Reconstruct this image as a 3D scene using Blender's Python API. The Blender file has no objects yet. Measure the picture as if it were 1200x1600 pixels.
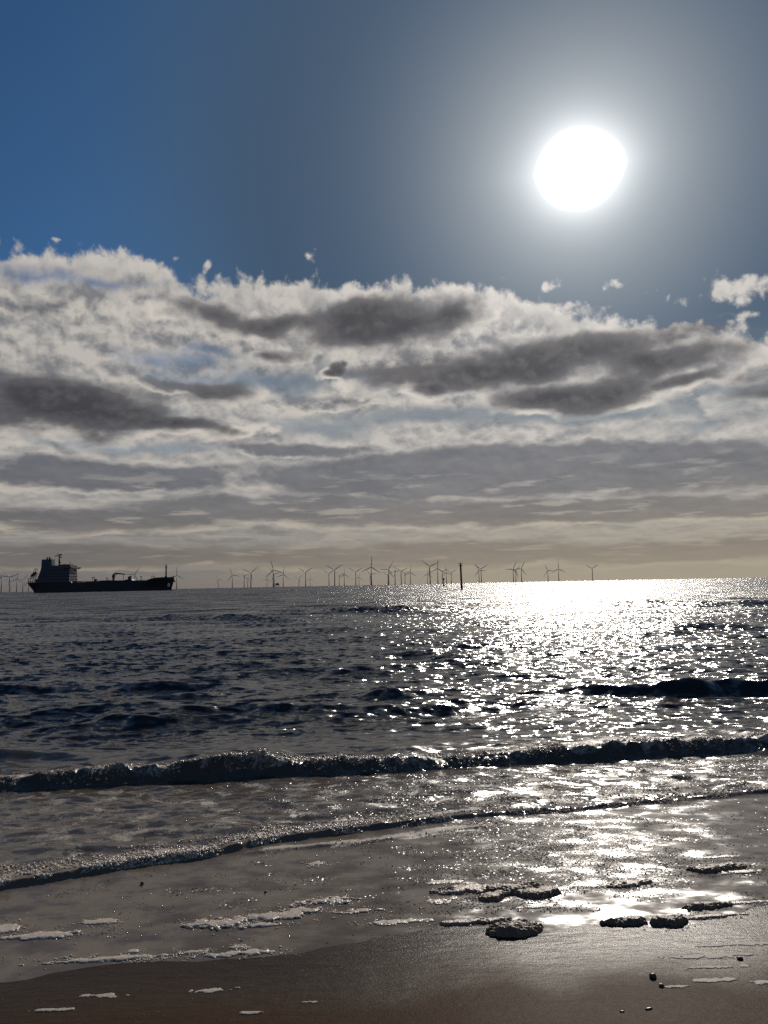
import bpy, bmesh, math, random
import numpy as np
from mathutils import Vector, Matrix, noise as mnoise

S = bpy.context.scene
COL = S.collection
R = math.radians
rng = np.random.default_rng(7)
random.seed(7)

# ------------------------------------------------------------------ camera
F, W_, H_ = 1155.0, 1200.0, 1600.0          # focal length of the photo in its own pixels
CAM_H = 1.6
PITCH, ROLL = R(5.62), R(1.12)
cam_d = bpy.data.cameras.new('camera')
cam_d.sensor_fit = 'VERTICAL'
cam_d.sensor_height = 36.0
cam_d.lens = 36.0 * F / H_
cam_d.clip_start = 0.05
cam_d.clip_end = 60000
cam = bpy.data.objects.new('camera', cam_d)
COL.objects.link(cam)
CM = Matrix.Rotation(R(90) + PITCH, 4, 'X') @ Matrix.Rotation(-ROLL, 4, 'Z')
cam.matrix_world = Matrix.Translation((0, 0, CAM_H)) @ CM
S.camera = cam
CR = CM.to_3x3()

def ray(px, py):
    return (CR @ Vector(((px - W_ / 2) / F, -(py - H_ / 2) / F, -1.0))).normalized()

def azel(px, py):
    d = ray(px, py)
    return math.degrees(math.atan2(d.x, d.y)), math.degrees(math.asin(d.z))

def gnd(px, py, z=0.0):
    d = ray(px, py)
    k = (z - CAM_H) / d.z
    return d.x * k, d.y * k

# ------------------------------------------------------------------ sun, sky, exposure
SUN = ray(905, 265)
SUN_AZ, SUN_EL = math.atan2(SUN.x, SUN.y), math.asin(SUN.z)
sd = bpy.data.lights.new('sun', 'SUN')
sd.energy = 4.5
sd.angle = R(0.55)
sd.color = (1.0, 0.91, 0.80)
so = bpy.data.objects.new('sun', sd)
so.rotation_euler = (-SUN).to_track_quat('-Z', 'Y').to_euler()
so.location = (0, 0, 50)
COL.objects.link(so)

S.view_settings.view_transform = 'Standard'
S.view_settings.look = 'None'
S.view_settings.exposure = -1.0
S.view_settings.gamma = 1.0
S.view_settings.use_curve_mapping = False
S.render.engine = 'CYCLES'
S.cycles.max_bounces = 6
S.cycles.diffuse_bounces = 2
S.cycles.glossy_bounces = 3
S.cycles.transmission_bounces = 2
S.cycles.sample_clamp_indirect = 4.0
S.cycles.use_denoising = False
S.cycles.adaptive_threshold = 0.01


class NT:
    """Small helper that writes node trees as expressions."""
    def __init__(self, tree):
        self.t = tree
        tree.nodes.clear()

    def node(self, typ, **kw):
        n = self.t.nodes.new(typ)
        for k, v in kw.items():
            setattr(n, k, v)
        return n

    def put(self, sock, v):
        if isinstance(v, Vv):
            self.t.links.new(v.s, sock)
        elif v is not None:
            if isinstance(v, (tuple, list)):
                v = tuple(v)
                if len(sock.default_value) == 4 and len(v) == 3:
                    v = v + (1.0,)
            sock.default_value = v

    def m(self, op, a, b=None, c=None, clamp=False):
        n = self.node('ShaderNodeMath', operation=op)
        n.use_clamp = clamp
        for i, v in enumerate((a, b, c)):
            if v is not None:
                self.put(n.inputs[i], v)
        return Vv(self, n.outputs[0])

    def vm(self, op, a, b=None, c=None, out=0):
        n = self.node('ShaderNodeVectorMath', operation=op)
        for i, v in enumerate((a, b, c)):
            if v is not None:
                self.put(n.inputs[i], v)
        return Vv(self, n.outputs[out])

    def xyz(self, x=0.0, y=0.0, z=0.0):
        n = self.node('ShaderNodeCombineXYZ')
        for i, v in enumerate((x, y, z)):
            self.put(n.inputs[i], v)
        return Vv(self, n.outputs[0])

    def sep(self, v):
        n = self.node('ShaderNodeSeparateXYZ')
        self.put(n.inputs[0], v)
        return [Vv(self, o) for o in n.outputs]

    def noise(self, vec, scale=1.0, detail=4.0, rough=0.5, lac=2.0, dist=0.0, dim='3D', out=0, norm=True):
        n = self.node('ShaderNodeTexNoise', noise_dimensions=dim)
        n.normalize = norm
        self.put(n.inputs['Vector'], vec)
        for k, v in (('Scale', scale), ('Detail', detail), ('Roughness', rough), ('Lacunarity', lac), ('Distortion', dist)):
            self.put(n.inputs[k], v)
        return Vv(self, n.outputs[out])

    def voronoi(self, vec, scale=1.0, feature='F1', rnd=1.0, out=0, dim='2D', detail=0.0):
        n = self.node('ShaderNodeTexVoronoi', feature=feature, voronoi_dimensions=dim)
        self.put(n.inputs['Vector'], vec)
        self.put(n.inputs['Scale'], scale)
        self.put(n.inputs['Randomness'], rnd)
        self.put(n.inputs['Detail'], detail)
        return Vv(self, n.outputs[out])

    def mapr(self, v, a, b, c=0.0, d=1.0, smooth=True):
        n = self.node('ShaderNodeMapRange', interpolation_type='SMOOTHSTEP' if smooth else 'LINEAR')
        for i, x in enumerate((v, a, b, c, d)):
            self.put(n.inputs[i], x)
        return Vv(self, n.outputs[0])

    def mix(self, f, a, b, mode='MIX'):
        n = self.node('ShaderNodeMix', data_type='RGBA', blend_type=mode)
        self.put(n.inputs[0], f)
        self.put(n.inputs[6], a)
        self.put(n.inputs[7], b)
        return Vv(self, n.outputs[2])

    def curve(self, v, pts, lo, hi, vlo, vhi):
        """float curve through pts = [(x, y)] given in real units."""
        n = self.node('ShaderNodeFloatCurve')
        c = n.mapping.curves[0]
        n.mapping.use_clip = True
        q = sorted(((x - lo) / (hi - lo), (y - vlo) / (vhi - vlo)) for x, y in pts)
        q = [p for p in q if -1e-6 <= p[0] <= 1.000001]
        while len(c.points) < len(q):
            c.points.new(0.5, 0.5)
        for p, (x, y) in zip(c.points, q):
            p.location = (min(max(x, 0), 1), min(max(y, 0), 1))
        n.mapping.update()
        t = (v - lo) * (1.0 / (hi - lo))
        self.put(n.inputs['Value'], t)
        return Vv(self, n.outputs[0]) * (vhi - vlo) + vlo


class Vv:
    def __init__(self, nt, s):
        self.n, self.s = nt, s
    def __add__(self, o): return self.n.m('ADD', self, o)
    def __radd__(self, o): return self.n.m('ADD', o, self)
    def __sub__(self, o): return self.n.m('SUBTRACT', self, o)
    def __rsub__(self, o): return self.n.m('SUBTRACT', o, self)
    def __mul__(self, o): return self.n.m('MULTIPLY', self, o)
    def __rmul__(self, o): return self.n.m('MULTIPLY', o, self)
    def __truediv__(self, o): return self.n.m('DIVIDE', self, o)
    def max(self, o): return self.n.m('MAXIMUM', self, o)
    def min(self, o): return self.n.m('MINIMUM', self, o)
    def sat(self): return self.n.m('ADD', self, 0.0, clamp=True)
    def exp(self): return self.n.m('EXPONENT', self)


def build_world():
    w = bpy.data.worlds.new('World')
    S.world = w
    w.use_nodes = True
    n = NT(w.node_tree)
    tc = n.node('ShaderNodeTexCoord')
    d = n.vm('NORMALIZE', Vv(n, tc.outputs['Generated']))
    x, y, z = n.sep(d)
    DEG = 180 / math.pi
    u = n.m('ARCTAN2', x, y) * DEG
    v = n.m('ARCSINE', z) * DEG
    vp = v.max(0.0)
    sky = n.node('ShaderNodeTexSky', sky_type='NISHITA')
    sky.sun_disc = False
    sky.sun_elevation = SUN_EL
    sky.sun_rotation = SUN_AZ
    sky.altitude = 0
    sky.air_density = 1.0
    sky.dust_density = 0.6
    sky.ozone_density = 2.0
    base = n.vm('SCALE', Vv(n, sky.outputs[0]))
    base.s.node.inputs['Scale'].default_value = 0.05
    base = n.mix(1.0, base, SKYTINT, 'MULTIPLY')
    # angle from the sun, degrees
    dot = n.vm('DOT_PRODUCT', d, tuple(SUN), out=1)
    th = n.m('ARCCOSINE', dot.min(1.0)) * DEG
    # the blown-out glare is a little ragged and wider than tall
    dz = n.m('ABSOLUTE', v - math.degrees(SUN_EL))
    th_s = th + dz * 0.20 + (n.noise(d, 9.0, 1.0, 0.5) - 0.5) * 1.1
    # thin high veil that whitens the air round the sun
    dv = n.vm('DOT_PRODUCT', d, tuple(ray(862, 330)), out=1)
    thv = n.m('ARCCOSINE', dv.min(1.0)) * DEG
    veil = n.mapr(thv, 35.0, 19.0)
    g = (th * th * (-1 / (10.0 * 10.0))).exp()
    vcol = n.mix(g, (0.052, 0.090, 0.150), (0.30, 0.325, 0.345))
    col = n.mix(veil * 0.95, base, vcol)
    # paler air low down, seen between the clouds
    col = n.mix(n.mapr(vp, 19.0, 11.0) * 0.85, col, n.mix(n.mapr(th, 45.0, 15.0), (0.19, 0.245, 0.29), (0.23, 0.27, 0.295)))
    # cloud coordinates: flattened towards the horizon as a real cloud sheet is
    tv = n.m('LOGARITHM', vp + 4.5, math.e) * 4.2
    tu = u * 0.17
    T = n.xyz(tu, tv, 0.0)
    wn = n.noise(T, 0.9, 3.0, 0.5, out=1)
    wx, wy, _ = n.sep(wn)
    uu = u + (wx - 0.5) * 7.0
    vs = n.mapr(vp, 0.0, 20.0, 0.5, 2.2, smooth=False)
    vv_ = vp + (wy - 0.5) * 2.0 * vs * 0.8
    Tw = n.vm('MULTIPLY_ADD', n.noise(T, 3.0, 2.0, 0.5, out=1), (0.14, 0.10, 0.0), T)
    f1 = n.noise(Tw, 2.3, 10.0, 0.60)                       # ragged edges
    b1 = n.voronoi(Tw, 4.6, 'SMOOTH_F1', 1.0, detail=3.0)  # cauliflower heads
    f1 = f1 * 0.80 + (0.62 - b1) * 0.34 + 0.06
    off = (0.03, 0.11, 0.0)
    f2 = n.noise(n.vm('ADD', Tw, off), 2.3, 6.0, 0.55)
    f3 = n.noise(Tw, 2.3, 6.0, 0.55)
    relief = (f3 - f2) * 1.6 + (0.5 - b1) * 0.22           # lit and shaded sides of the billows
    Td = n.vm('MULTIPLY', Tw, (0.6, 1.0, 1.0))
    fd = n.noise(Td, 1.7, 7.0, 0.5)
    fl = n.noise(T, 0.8, 4.0, 0.5)
    sh1 = n.mapr(vp, 2.0, 20.0, 0.35, 1.0, smooth=False)
    P = n.xyz(uu, vv_, 0.0)
    P2 = n.xyz(uu, vp + (wy - 0.5) * vs * 1.3 + (fl - 0.5) * 1.2, 0.0)

    def blobs(lst, P):
        out = None
        for cx, cy, rx, ry, gain in lst:
            a, e = azel(cx, cy)
            sx, sy = 1 / (rx / F * DEG), 1 / (ry / F * DEG)
            q = n.vm('MULTIPLY_ADD', P, (sx, sy, 0.0), (-a * sx, -e * sy, 0.0))
            dd = n.m('MULTIPLY_ADD', n.vm('LENGTH', q, out=1), -gain, gain)
            out = dd if out is None else n.m('SMOOTH_MAX', out, dd, 0.18)
        return out

    # --- bright sheet of cumulus: everything under a ragged top line
    tops = [azel(px, py) for px, py in TOPLINE]
    top = n.curve(u, tops, -60, 60, 0, 30)
    dw = (top - vp) * 0.62 + (f1 - 0.5) * 2.4 + (fl - 0.5) * 0.6
    wmask = n.mapr(dw, -0.12, 0.50)
    wisps = blobs(WISPS, n.xyz(u, vp, 0.0)) * 0.8 + (f1 - 0.5) * 2.6
    wmask = wmask.max(n.mapr(wisps, 0.1, 0.7) * 0.9)
    # holes with blue behind
    holes = blobs(HOLES, P) + (f1 - 0.5) * 1.3
    hm = n.mapr(holes, -0.35, 0.75)
    wmask = wmask * (1.0 - hm * 0.8)
    shade = (relief * 2.7 * n.mapr(vp, 4.0, 19.0, 0.45, 1.0) + (fl - 0.5) * 0.9 + 0.72).sat()
    wcol = n.mix(shade, (0.20, 0.205, 0.218), (0.50, 0.47, 0.435))
    near = (th * (-1 / 16.0)).exp()
    k = n.mapr(near, 0.0, 0.6, 0.92, 1.35, smooth=False)
    fr_ = n.mapr(dw, 1.4, 0.2) * n.mapr(vp, 10.0, 14.0)
    wcol = n.mix(fr_ * 0.6, wcol, (0.58, 0.545, 0.50))
    wcol = n.mix(1.0, wcol, n.xyz(k, k, k), 'MULTIPLY')
    haze_hi = n.mix(n.mapr(u, -28.0, 20.0), (0.155, 0.150, 0.150), (0.33, 0.295, 0.235))
    wcol = n.mix(n.mapr(vp, 9.0, 1.0) * 0.75, wcol, haze_hi)
    col = n.mix(wmask, col, wcol)
    # --- mid grey bands with bright upper rims
    dm = blobs(MIDS, P2) + (f1 - 0.5) * 1.3 * sh1
    dm_up = blobs(MIDS, n.vm('ADD', P2, (0.25, -0.42, 0.0))) + (f1 - 0.5) * 1.3 * sh1
    rim = n.mapr(dm, -0.15, 0.10) * (1.0 - n.mapr(dm_up, -0.10, 0.25))
    rimc = n.mix(n.mapr(vp, 9.0, 1.0), (0.54, 0.505, 0.45), (0.44, 0.38, 0.29))
    rimc = n.mix(1.0, rimc, n.xyz(k, k, k), 'MULTIPLY')
    brm = n.mapr(n.noise(T, 1.1, 4.0, 0.55), 0.40, 0.58, 0.25, 1.0)
    col = n.mix(rim * 0.95 * brm, col, rimc)
    mcol = n.mix(n.mapr(vp, 1.5, 9.0), (0.210, 0.186, 0.162), (0.155, 0.160, 0.178))
    mcol = n.mix(n.mapr(u, -28.0, 10.0), n.mix(1.0, mcol, (0.72, 0.75, 0.80), 'MULTIPLY'), mcol)
    mcol = n.mix((relief * 1.0 + (fl - 0.5) * 1.6 + 0.4).sat() * 0.5, mcol, n.mix(1.0, mcol, (1.5, 1.47, 1.42), 'MULTIPLY'))
    col = n.mix(n.mapr(dm, 0.02, 0.45) * 0.9, col, mcol)
    # --- dark cloud bodies
    dk = blobs(DARKS, P) + (fd - 0.5) * 2.1 + (f1 - 0.5) * 0.6
    dk_up = blobs(DARKS, n.vm('ADD', P, (0.3, -0.9, 0.0))) + (fd - 0.5) * 2.1 + (f1 - 0.5) * 0.6
    rim2 = n.mapr(dk, -0.35, -0.02) * (1.0 - n.mapr(dk_up, -0.25, 0.2))
    rimd = n.mix(1.0, (0.60, 0.555, 0.50), n.xyz(k, k, k), 'MULTIPLY')
    brk = n.mapr(n.noise(T, 1.3, 3.0, 0.5), 0.40, 0.60, 0.15, 1.0)
    col = n.mix(rim2 * brk * n.mapr(vp, 9.0, 12.0, 0.5, 0.95), col, rimd)
    core = n.mapr(dk, 0.3, 1.1)
    dcol = n.mix(core, (0.140, 0.136, 0.144), (0.062, 0.061, 0.070))
    dcol = n.mix((relief * 2.2 + (fd - 0.5) * 1.5 + 0.18).sat() * 0.45, dcol, (0.20, 0.19, 0.19))
    dcol = n.mix(n.mapr(u, -8.0, -24.0), dcol, n.mix(1.0, dcol, (0.74, 0.76, 0.80), 'MULTIPLY'))
    col = n.mix(n.mapr(dk, -0.05, 0.6) * 0.95, col, dcol)
    st = n.noise(n.vm('MULTIPLY', T, (0.6, 1.7, 1.0)), 1.9, 7.0, 0.58)
    stm = n.mapr(st, 0.54, 0.66) * n.mapr(vp, 11.0, 6.0) * n.mapr(vp, 0.8, 2.2)
    col = n.mix(stm * 0.45, col, rimc)
    std = n.mapr(st, 0.46, 0.36) * n.mapr(vp, 11.0, 6.0) * n.mapr(vp, 0.5, 2.0)
    col = n.mix(std * 0.45, col, mcol)
    # warm murk low over the sea
    murk = (vp * (-1 / 1.9)).exp()
    mk = n.mix(n.mapr(u, -28.0, 16.0), (0.145, 0.128, 0.122), (0.38, 0.325, 0.235))
    col = n.mix(murk * 0.85, col, mk)
    # the sun's own blinding disc and the glare of thin cloud round it
    glow = ((th_s - 2.9).max(0.0) * (-1 / 1.3)).exp() * 0.55 + (th * (-1 / 3.5)).exp() * 0.35
    wide = (th * (-1 / 6.0)).exp() * 0.12
    col = n.mix(1.0, col, n.mix(1.0, (0.97, 1.0, 1.0), n.xyz(glow + wide, glow + wide, glow + wide), 'MULTIPLY'), 'ADD')
    disc = n.mapr(th_s, 3.35, 1.6) * 9.0 + n.mapr(th_s, 3.0, 1.0) * 170.0
    col = n.mix(1.0, col, n.mix(1.0, (1.0, 0.97, 0.92), n.xyz(disc, disc, disc), 'MULTIPLY'), 'ADD')
    # below the horizon: dark sea colour
    col = n.mix(n.mapr(z, 0.0, -0.02), col, (0.03, 0.035, 0.045))
    bg = n.node('ShaderNodeBackground')
    n.put(bg.inputs[0], col)
    bg.inputs[1].default_value = 2.0
    out = n.node('ShaderNodeOutputWorld')
    n.t.links.new(bg.outputs[0], out.inputs[0])
    w.cycles.sampling_method = 'MANUAL'
    w.cycles.sample_map_resolution = 1024

SKYTINT = (0.34, 0.64, 0.90)
TOPLINE = [(-300, 385), (0, 388), (60, 378), (130, 388), (190, 384), (240, 396), (300, 432), (380, 428), (460, 427), (540, 436),
           (620, 430), (700, 436), (790, 450), (880, 468), (980, 488), (1080, 500), (1200, 512), (1500, 510)]
WISPS = [(865, 447, 34, 14, 1), (893, 477, 22, 11, 1), (968, 444, 22, 9, .8), (1010, 458, 20, 6, .9), (1150, 450, 95, 28, 1.2),
         (323, 414, 11, 16, 1), (276, 404, 14, 7, .8), (88, 374, 14, 5, .9), (480, 398, 14, 9, .6), (780, 435, 26, 7, .7), (1180, 490, 30, 8, .7)]
HOLES = [(900, 652, 220, 14, 1.1), (430, 590, 190, 22, .9), (720, 650, 230, 16, 1.2), (560, 592, 60, 22, 1), (1150, 622, 130, 26, 1.2), (250, 640, 60, 10, .4),
         (200, 700, 260, 9, .7), (520, 660, 120, 18, .8), (300, 560, 90, 14, .6), (1100, 660, 120, 10, .5), (330, 545, 60, 8, .6), (60, 425, 60, 14, .5), (160, 440, 60, 10, .5)]
MIDS = [(180, 745, 260, 28, 1.4), (800, 738, 470, 46, 2.0), (1080, 735, 260, 40, 1.3), (470, 795, 330, 26, 1.3), (880, 800, 560, 22, 1.2),
        (200, 812, 330, 20, .9), (150, 868, 300, 24, 1.2), (640, 868, 420, 26, 1.2), (1060, 862, 260, 22, 1.1), (470, 702, 170, 16, .8),
        (520, 630, 110, 12, .6), (300, 600, 110, 14, .7), (640, 560, 120, 30, .5), (60, 478, 90, 14, .4)]
DARKS = [(590, 500, 165, 48, 1.5), (420, 496, 200, 22, 1.1), (690, 490, 70, 34, 1.2), (840, 572, 270, 42, 1.6), (1010, 572, 160, 28, 1.2), (890, 620, 160, 30, 1.4),
         (1080, 596, 120, 14, .9), (512, 576, 26, 14, 1.3), (498, 583, 22, 8, 1.0), (524, 568, 14, 8, .9), (90, 632, 190, 52, 1.7), (290, 664, 110, 18, 1.2), (670, 606, 44, 18, 1.2),
         (430, 547, 34, 12, .9), (340, 607, 60, 22, .7), (590, 585, 60, 26, .7), (-150, 620, 200, 60, 1.4), (1350, 590, 160, 30, 1.0)]
build_world()

# ------------------------------------------------------------------ helpers
def tag(o, label=None, cat=None, group=None, kind=None):
    if label: o['label'] = label
    if cat: o['category'] = cat
    if group: o['group'] = group
    if kind: o['kind'] = kind
    return o

def mesh_np(name, V, Fq, mat, smooth=True):
    """mesh from numpy vertices (n,3) and faces (m,3|4)."""
    me = bpy.data.meshes.new(name)
    V = np.asarray(V, np.float32); Fq = np.asarray(Fq, np.int32)
    k = Fq.shape[1]
    me.vertices.add(len(V)); me.vertices.foreach_set('co', V.ravel())
    me.loops.add(Fq.size); me.loops.foreach_set('vertex_index', Fq.ravel())
    me.polygons.add(len(Fq))
    me.polygons.foreach_set('loop_start', np.arange(0, Fq.size, k, dtype=np.int32))
    me.polygons.foreach_set('loop_total', np.full(len(Fq), k, np.int32))
    me.polygons.foreach_set('use_smooth', np.full(len(Fq), smooth, bool))
    me.update(calc_edges=True)
    me.materials.append(mat)
    return me

def link(name, me, parent=None):
    o = bpy.data.objects.new(name, me)
    COL.objects.link(o)
    if parent is not None:
        o.parent = parent
    return o

def attr(me, name, arr):
    a = me.attributes.new(name, 'FLOAT', 'POINT')
    a.data.foreach_set('value', np.asarray(arr, np.float32).ravel())

def hash2(ix, iy, seed):
    h = (ix * 374761393 + iy * 668265263 + seed * 1442695041) & 0xffffffff
    h = ((h ^ (h >> 13)) * 1274126177) & 0xffffffff
    return ((h ^ (h >> 16)) & 0xffff) / 65535.0

def vnoise(x, y, seed=0):
    ix = np.floor(x).astype(np.int64); iy = np.floor(y).astype(np.int64)
    fx = x - ix; fy = y - iy
    fx = fx * fx * (3 - 2 * fx); fy = fy * fy * (3 - 2 * fy)
    a = hash2(ix, iy, seed); b = hash2(ix + 1, iy, seed)
    c = hash2(ix, iy + 1, seed); d = hash2(ix + 1, iy + 1, seed)
    return (a + (b - a) * fx) * (1 - fy) + (c + (d - c) * fx) * fy

def fbm(x, y, seed=0, octv=4, g=0.5):
    s = 0; a = 1; t = 0
    for i in range(octv):
        s = s + a * vnoise(x * 2 ** i + 17.3 * i, y * 2 ** i - 9.1 * i, seed + i); t += a; a *= g
    return s / t

def sstep(a, b, x):
    t = np.clip((x - a) / (b - a), 0, 1)
    return t * t * (3 - 2 * t)

def line(pts, z=0.0):
    """a shore-parallel line of the beach as Y(X), from points of the photograph laid on the ground"""
    g = sorted(gnd(px, py, z) for px, py in pts)
    xs = np.array([p[0] for p in g]); ys = np.array([p[1] for p in g])
    sl = (ys[-1] - ys[0]) / (xs[-1] - xs[0])
    xs = np.concatenate([[xs[0] - 60], xs, [xs[-1] + 60]])
    ys = np.concatenate([[ys[0] - 60 * sl * .3], ys, [ys[-1] + 60 * sl * .3]])
    t = np.linspace(-9, 9, 721)
    yi = np.interp(t, xs, ys)
    k = np.exp(-np.linspace(-2, 2, 9) ** 2); k /= k.sum()
    yp = np.pad(yi, 4, mode='edge'); yi = np.convolve(yp, k, 'valid')
    tx = np.concatenate([[-60], t, [60]]); ty = np.concatenate([[ys[0]], yi, [ys[-1]]])
    return lambda X: np.interp(X, tx, ty)

Y_edge = line([(0, 1532), (120, 1520), (250, 1503), (470, 1490), (600, 1470), (700, 1452), (770, 1450), (830, 1462), (900, 1446), (985, 1440), (1045, 1443), (1140, 1426), (1200, 1410)])
Y_bore = line([(0, 1390), (150, 1364), (250, 1350), (330, 1340), (400, 1322), (520, 1306), (620, 1296), (700, 1284), (800, 1274), (900, 1268), (1000, 1258), (1100, 1250), (1200, 1240)])
Y_lip = line([(300, 1352), (380, 1336), (480, 1326), (560, 1320), (640, 1310), (690, 1303), (740, 1296), (800, 1290)])
Y_brk = line([(0, 1240), (130, 1233), (260, 1226), (380, 1217), (500, 1214), (600, 1210), (680, 1206), (760, 1199), (900, 1192), (1030, 1184), (1120, 1180), (1200, 1174)])
# swells beyond the breaker: points of the crest's foot, height, width, ends (x in photo pixels)
SWELLS = [([(900, 1092), (960, 1092), (1060, 1092), (1200, 1090), (1300, 1088)], .20, .55, 960, 1900),
          ([(-300, 1190), (-60, 1192), (40, 1190), (110, 1192)], .15, .45, -900, 45),
          ([(330, 1118), (500, 1118), (690, 1114), (740, 1112)], .07, .5, 380, 700),
          ([(120, 1140), (200, 1140), (300, 1138)], .09, .5, 130, 275),
          ([(-200, 1084), (0, 1084), (80, 1084)], .12, .6, -700, 75),
          ([(560, 1100), (640, 1098), (700, 1096)], .08, .5, 560, 700),
          ([(130, 972), (300, 970), (450, 972)], .30, 1.6, 150, 450),
          ([(480, 958), (620, 958), (760, 954)], .34, 1.6, 500, 760),
          ([(950, 948), (1050, 950), (1300, 948)], .34, 1.6, 960, 1600),
          ([(0, 1000), (200, 1002), (260, 1000)], .12, 1.2, -300, 120),
          ([(740, 1062), (850, 1060), (900, 1060)], .08, .6, 760, 880),
          ([(180, 1048), (260, 1048), (330, 1048)], .09, .7, 60, 140),
          ([(700, 1030), (780, 1030), (900, 1030)], .10, .9, 660, 800),
          ([(950, 985), (1050, 985), (1200, 983)], .13, 1.3, 1000, 1180),
          ([(250, 1020), (320, 1020), (420, 1020)], .09, .9, 240, 380)]

def sea_fields(X, Y, dY):
    """height of the water, foaminess and turbidity; dY is the local mesh spacing"""
    wob = (fbm(X * 1.3, Y * 0 + 3.1, 5, 3) - .5)
    d1 = Y - Y_brk(X) - wob * .10
    d2 = Y - Y_bore(X) - (fbm(X * 2.1, Y * 0, 9, 3) - .5) * .10 * sstep(2.0, -1.0, X)
    d3 = Y - Y_lip(X)
    de = Y - Y_edge(X)
    # zones
    out = sstep(.5, 3.0, d1)                       # open water
    mid = sstep(.05, .25, d2) * (1 - sstep(-.2, .15, d1))
    Z = np.zeros_like(X); DX = np.zeros_like(X); DY = np.zeros_like(X)
    rs = np.random.default_rng(21)
    n = 130
    lam = 0.12 * (5.0 / 0.12) ** rs.random(n)
    lam[::9] = rs.uniform(2, 7, len(lam[::9]))
    th = rs.normal(0, 1, n) * np.where(lam > 1.2, .25, .48)
    ph = rs.random(n) * 6.283
    slope = 0.034 * rs.uniform(.6, 1.3, n) * np.where(lam > 1.5, .55, 1.0)
    group = .45 + 1.1 * fbm(X * .35, Y * .5, 31, 3)      # gusts: rougher and calmer patches
    for i in range(n):
        kk = 6.2832 / lam[i]
        kx, ky = kk * math.sin(th[i]), kk * math.cos(th[i])
        a = slope[i] / kk
        w = sstep(1.6, 4.0, lam[i] / dY)
        if w.max() <= 0: continue
        zone = out * (group if lam[i] < 1.5 else 1.0) + mid * (.42 if lam[i] < .8 else .1) + (1 - out) * sstep(.1, .5, d1) * (.22 if lam[i] < .6 else .06)
        zone = zone + (1 - sstep(-.15, .1, d2)) * (.05 if lam[i] < .4 else 0)
        arg = kx * X + ky * Y + ph[i]
        s = a * w * zone
        Z += s * np.cos(arg)
        DX -= s * .8 * math.sin(th[i]) * np.sin(arg)
        DY -= s * .8 * math.cos(th[i]) * np.sin(arg)
    Xn, Yn = X + 0, Y + 0
    # breaker: steep ragged front, long back
    hb = (.108 + .085 * (fbm(X * 1.6, Y * 0 + 8, 3, 4) - .5) * 2) * (1 - .25 * sstep(-1.5, -4.5, X)) * sstep(-14, -8, X) * sstep(16, 9, X)
    lump = fbm(X * 9, Y * 9, 12, 4) - .5
    fr = sstep(0, .16, d1 + lump * .05)
    back = np.exp(-np.clip(d1 - .15, 0, None) / .38)
    Z += hb * fr * back + np.where(fr > .02, (lump * .06 + (fbm(X * 26, Y * 26, 13, 3) - .5) * .03) * np.exp(-((d1 - .16) / .16) ** 2), 0)
    Z += hb * .45 * np.exp(-((d1 - .75 - wob) / .22) ** 2) * (.3 + fbm(X * 1.1, Y * 0, 77, 2))   # secondary hump behind the lip
    # bore: low step of water running up the beach
    hr = .034 * (1 - .55 * sstep(-.2, 1.6, X))
    lump2 = fbm(X * 14, Y * 14, 14, 4) - .5
    fr2 = sstep(0, .05, d2 + lump2 * .02)
    Z += hr * fr2 * (.55 + .45 * np.exp(-np.clip(d2 - .04, 0, None) / .10)) * (1 - .6 * sstep(.3, 2.0, d2))
    Z += fr2 * lump2 * .02 * np.exp(-(d2 / .16) ** 2)
    # thin lip of the foregoing wash
    lx = sstep(-.95, -.7, X) * (1 - sstep(.5, .9, X))
    Z += .005 * lx * sstep(0, .03, d3) * (1 - sstep(-.02, .05, d2))
    Z += .006 * lx * np.exp(-((d3 - .03) / .03) ** 2) * (.3 + 1.2 * fbm(X * 9, Y * 9, 15, 3))
    # swells
    for pts, h, wd, xa, xb in SWELLS:
        L = line(pts)
        ya = L(np.array([0.0]))[0]
        A = gnd(xa, pts[1][1])[0]; B = gnd(xb, pts[1][1])[0]
        sp = (B - A) * .16 + .15
        m = sstep(A - sp, A + sp, X) * (1 - sstep(B - sp, B + sp, X))
        d = (Y - L(X) - (fbm(X * .8 / wd, Y * 0 + xa, 41, 3) - .5) * wd * .8) / wd
        prof = np.where(d < .5, sstep(0, .5, d), np.exp(-np.clip(d - .5, 0, None) / 1.1))
        Z += h * m * prof * (.75 + .5 * fbm(X / wd * 1.2, Y * 0, 43, 2))
    Z += .0018 * (fbm(X * 2.6, Y * 4.5, 51, 3) - .5) * (1 - sstep(-.1, .1, d2))
    # foam fields
    foam = np.zeros_like(X)
    foam = np.maximum(foam, .60 * np.exp(-((d1 - .22) / .13) ** 2))
    foam = np.maximum(foam, .62 * sstep(.05, .2, d1) * np.exp(-np.clip(d1 - .2, 0, None) / .55) * sstep(-1.5, 2.0, X + .6))
    foam = np.maximum(foam, .56 * np.exp(-((d2 - .17) / .08) ** 2) * (1 - .5 * sstep(0, 1.5, X)))
    foam = np.maximum(foam, .26 * mid)
    foam = np.maximum(foam, .62 * lx * np.exp(-((d3 - .05) / .06) ** 2))
    foam *= sstep(-.3, 0, de)
    turb = np.maximum(1 - sstep(.0, .30, d1) * .7, 0) * (1 - sstep(.4, 3.2, d1)) * (1 - .45 * sstep(0, .3, d2))
    return X + DX, Y + DY, Z, foam, turb

# ------------------------------------------------------------------ materials of the beach and the sea
def material(name):
    m = bpy.data.materials.new(name)
    m.use_nodes = True
    n = NT(m.node_tree)
    b = n.node('ShaderNodeBsdfPrincipled')
    o = n.node('ShaderNodeOutputMaterial')
    n.t.links.new(b.outputs[0], o.inputs[0])
    return m, n, b

def attr_node(n, name):
    a = n.node('ShaderNodeAttribute'); a.attribute_name = name
    return Vv(n, a.outputs['Fac'])

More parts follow.
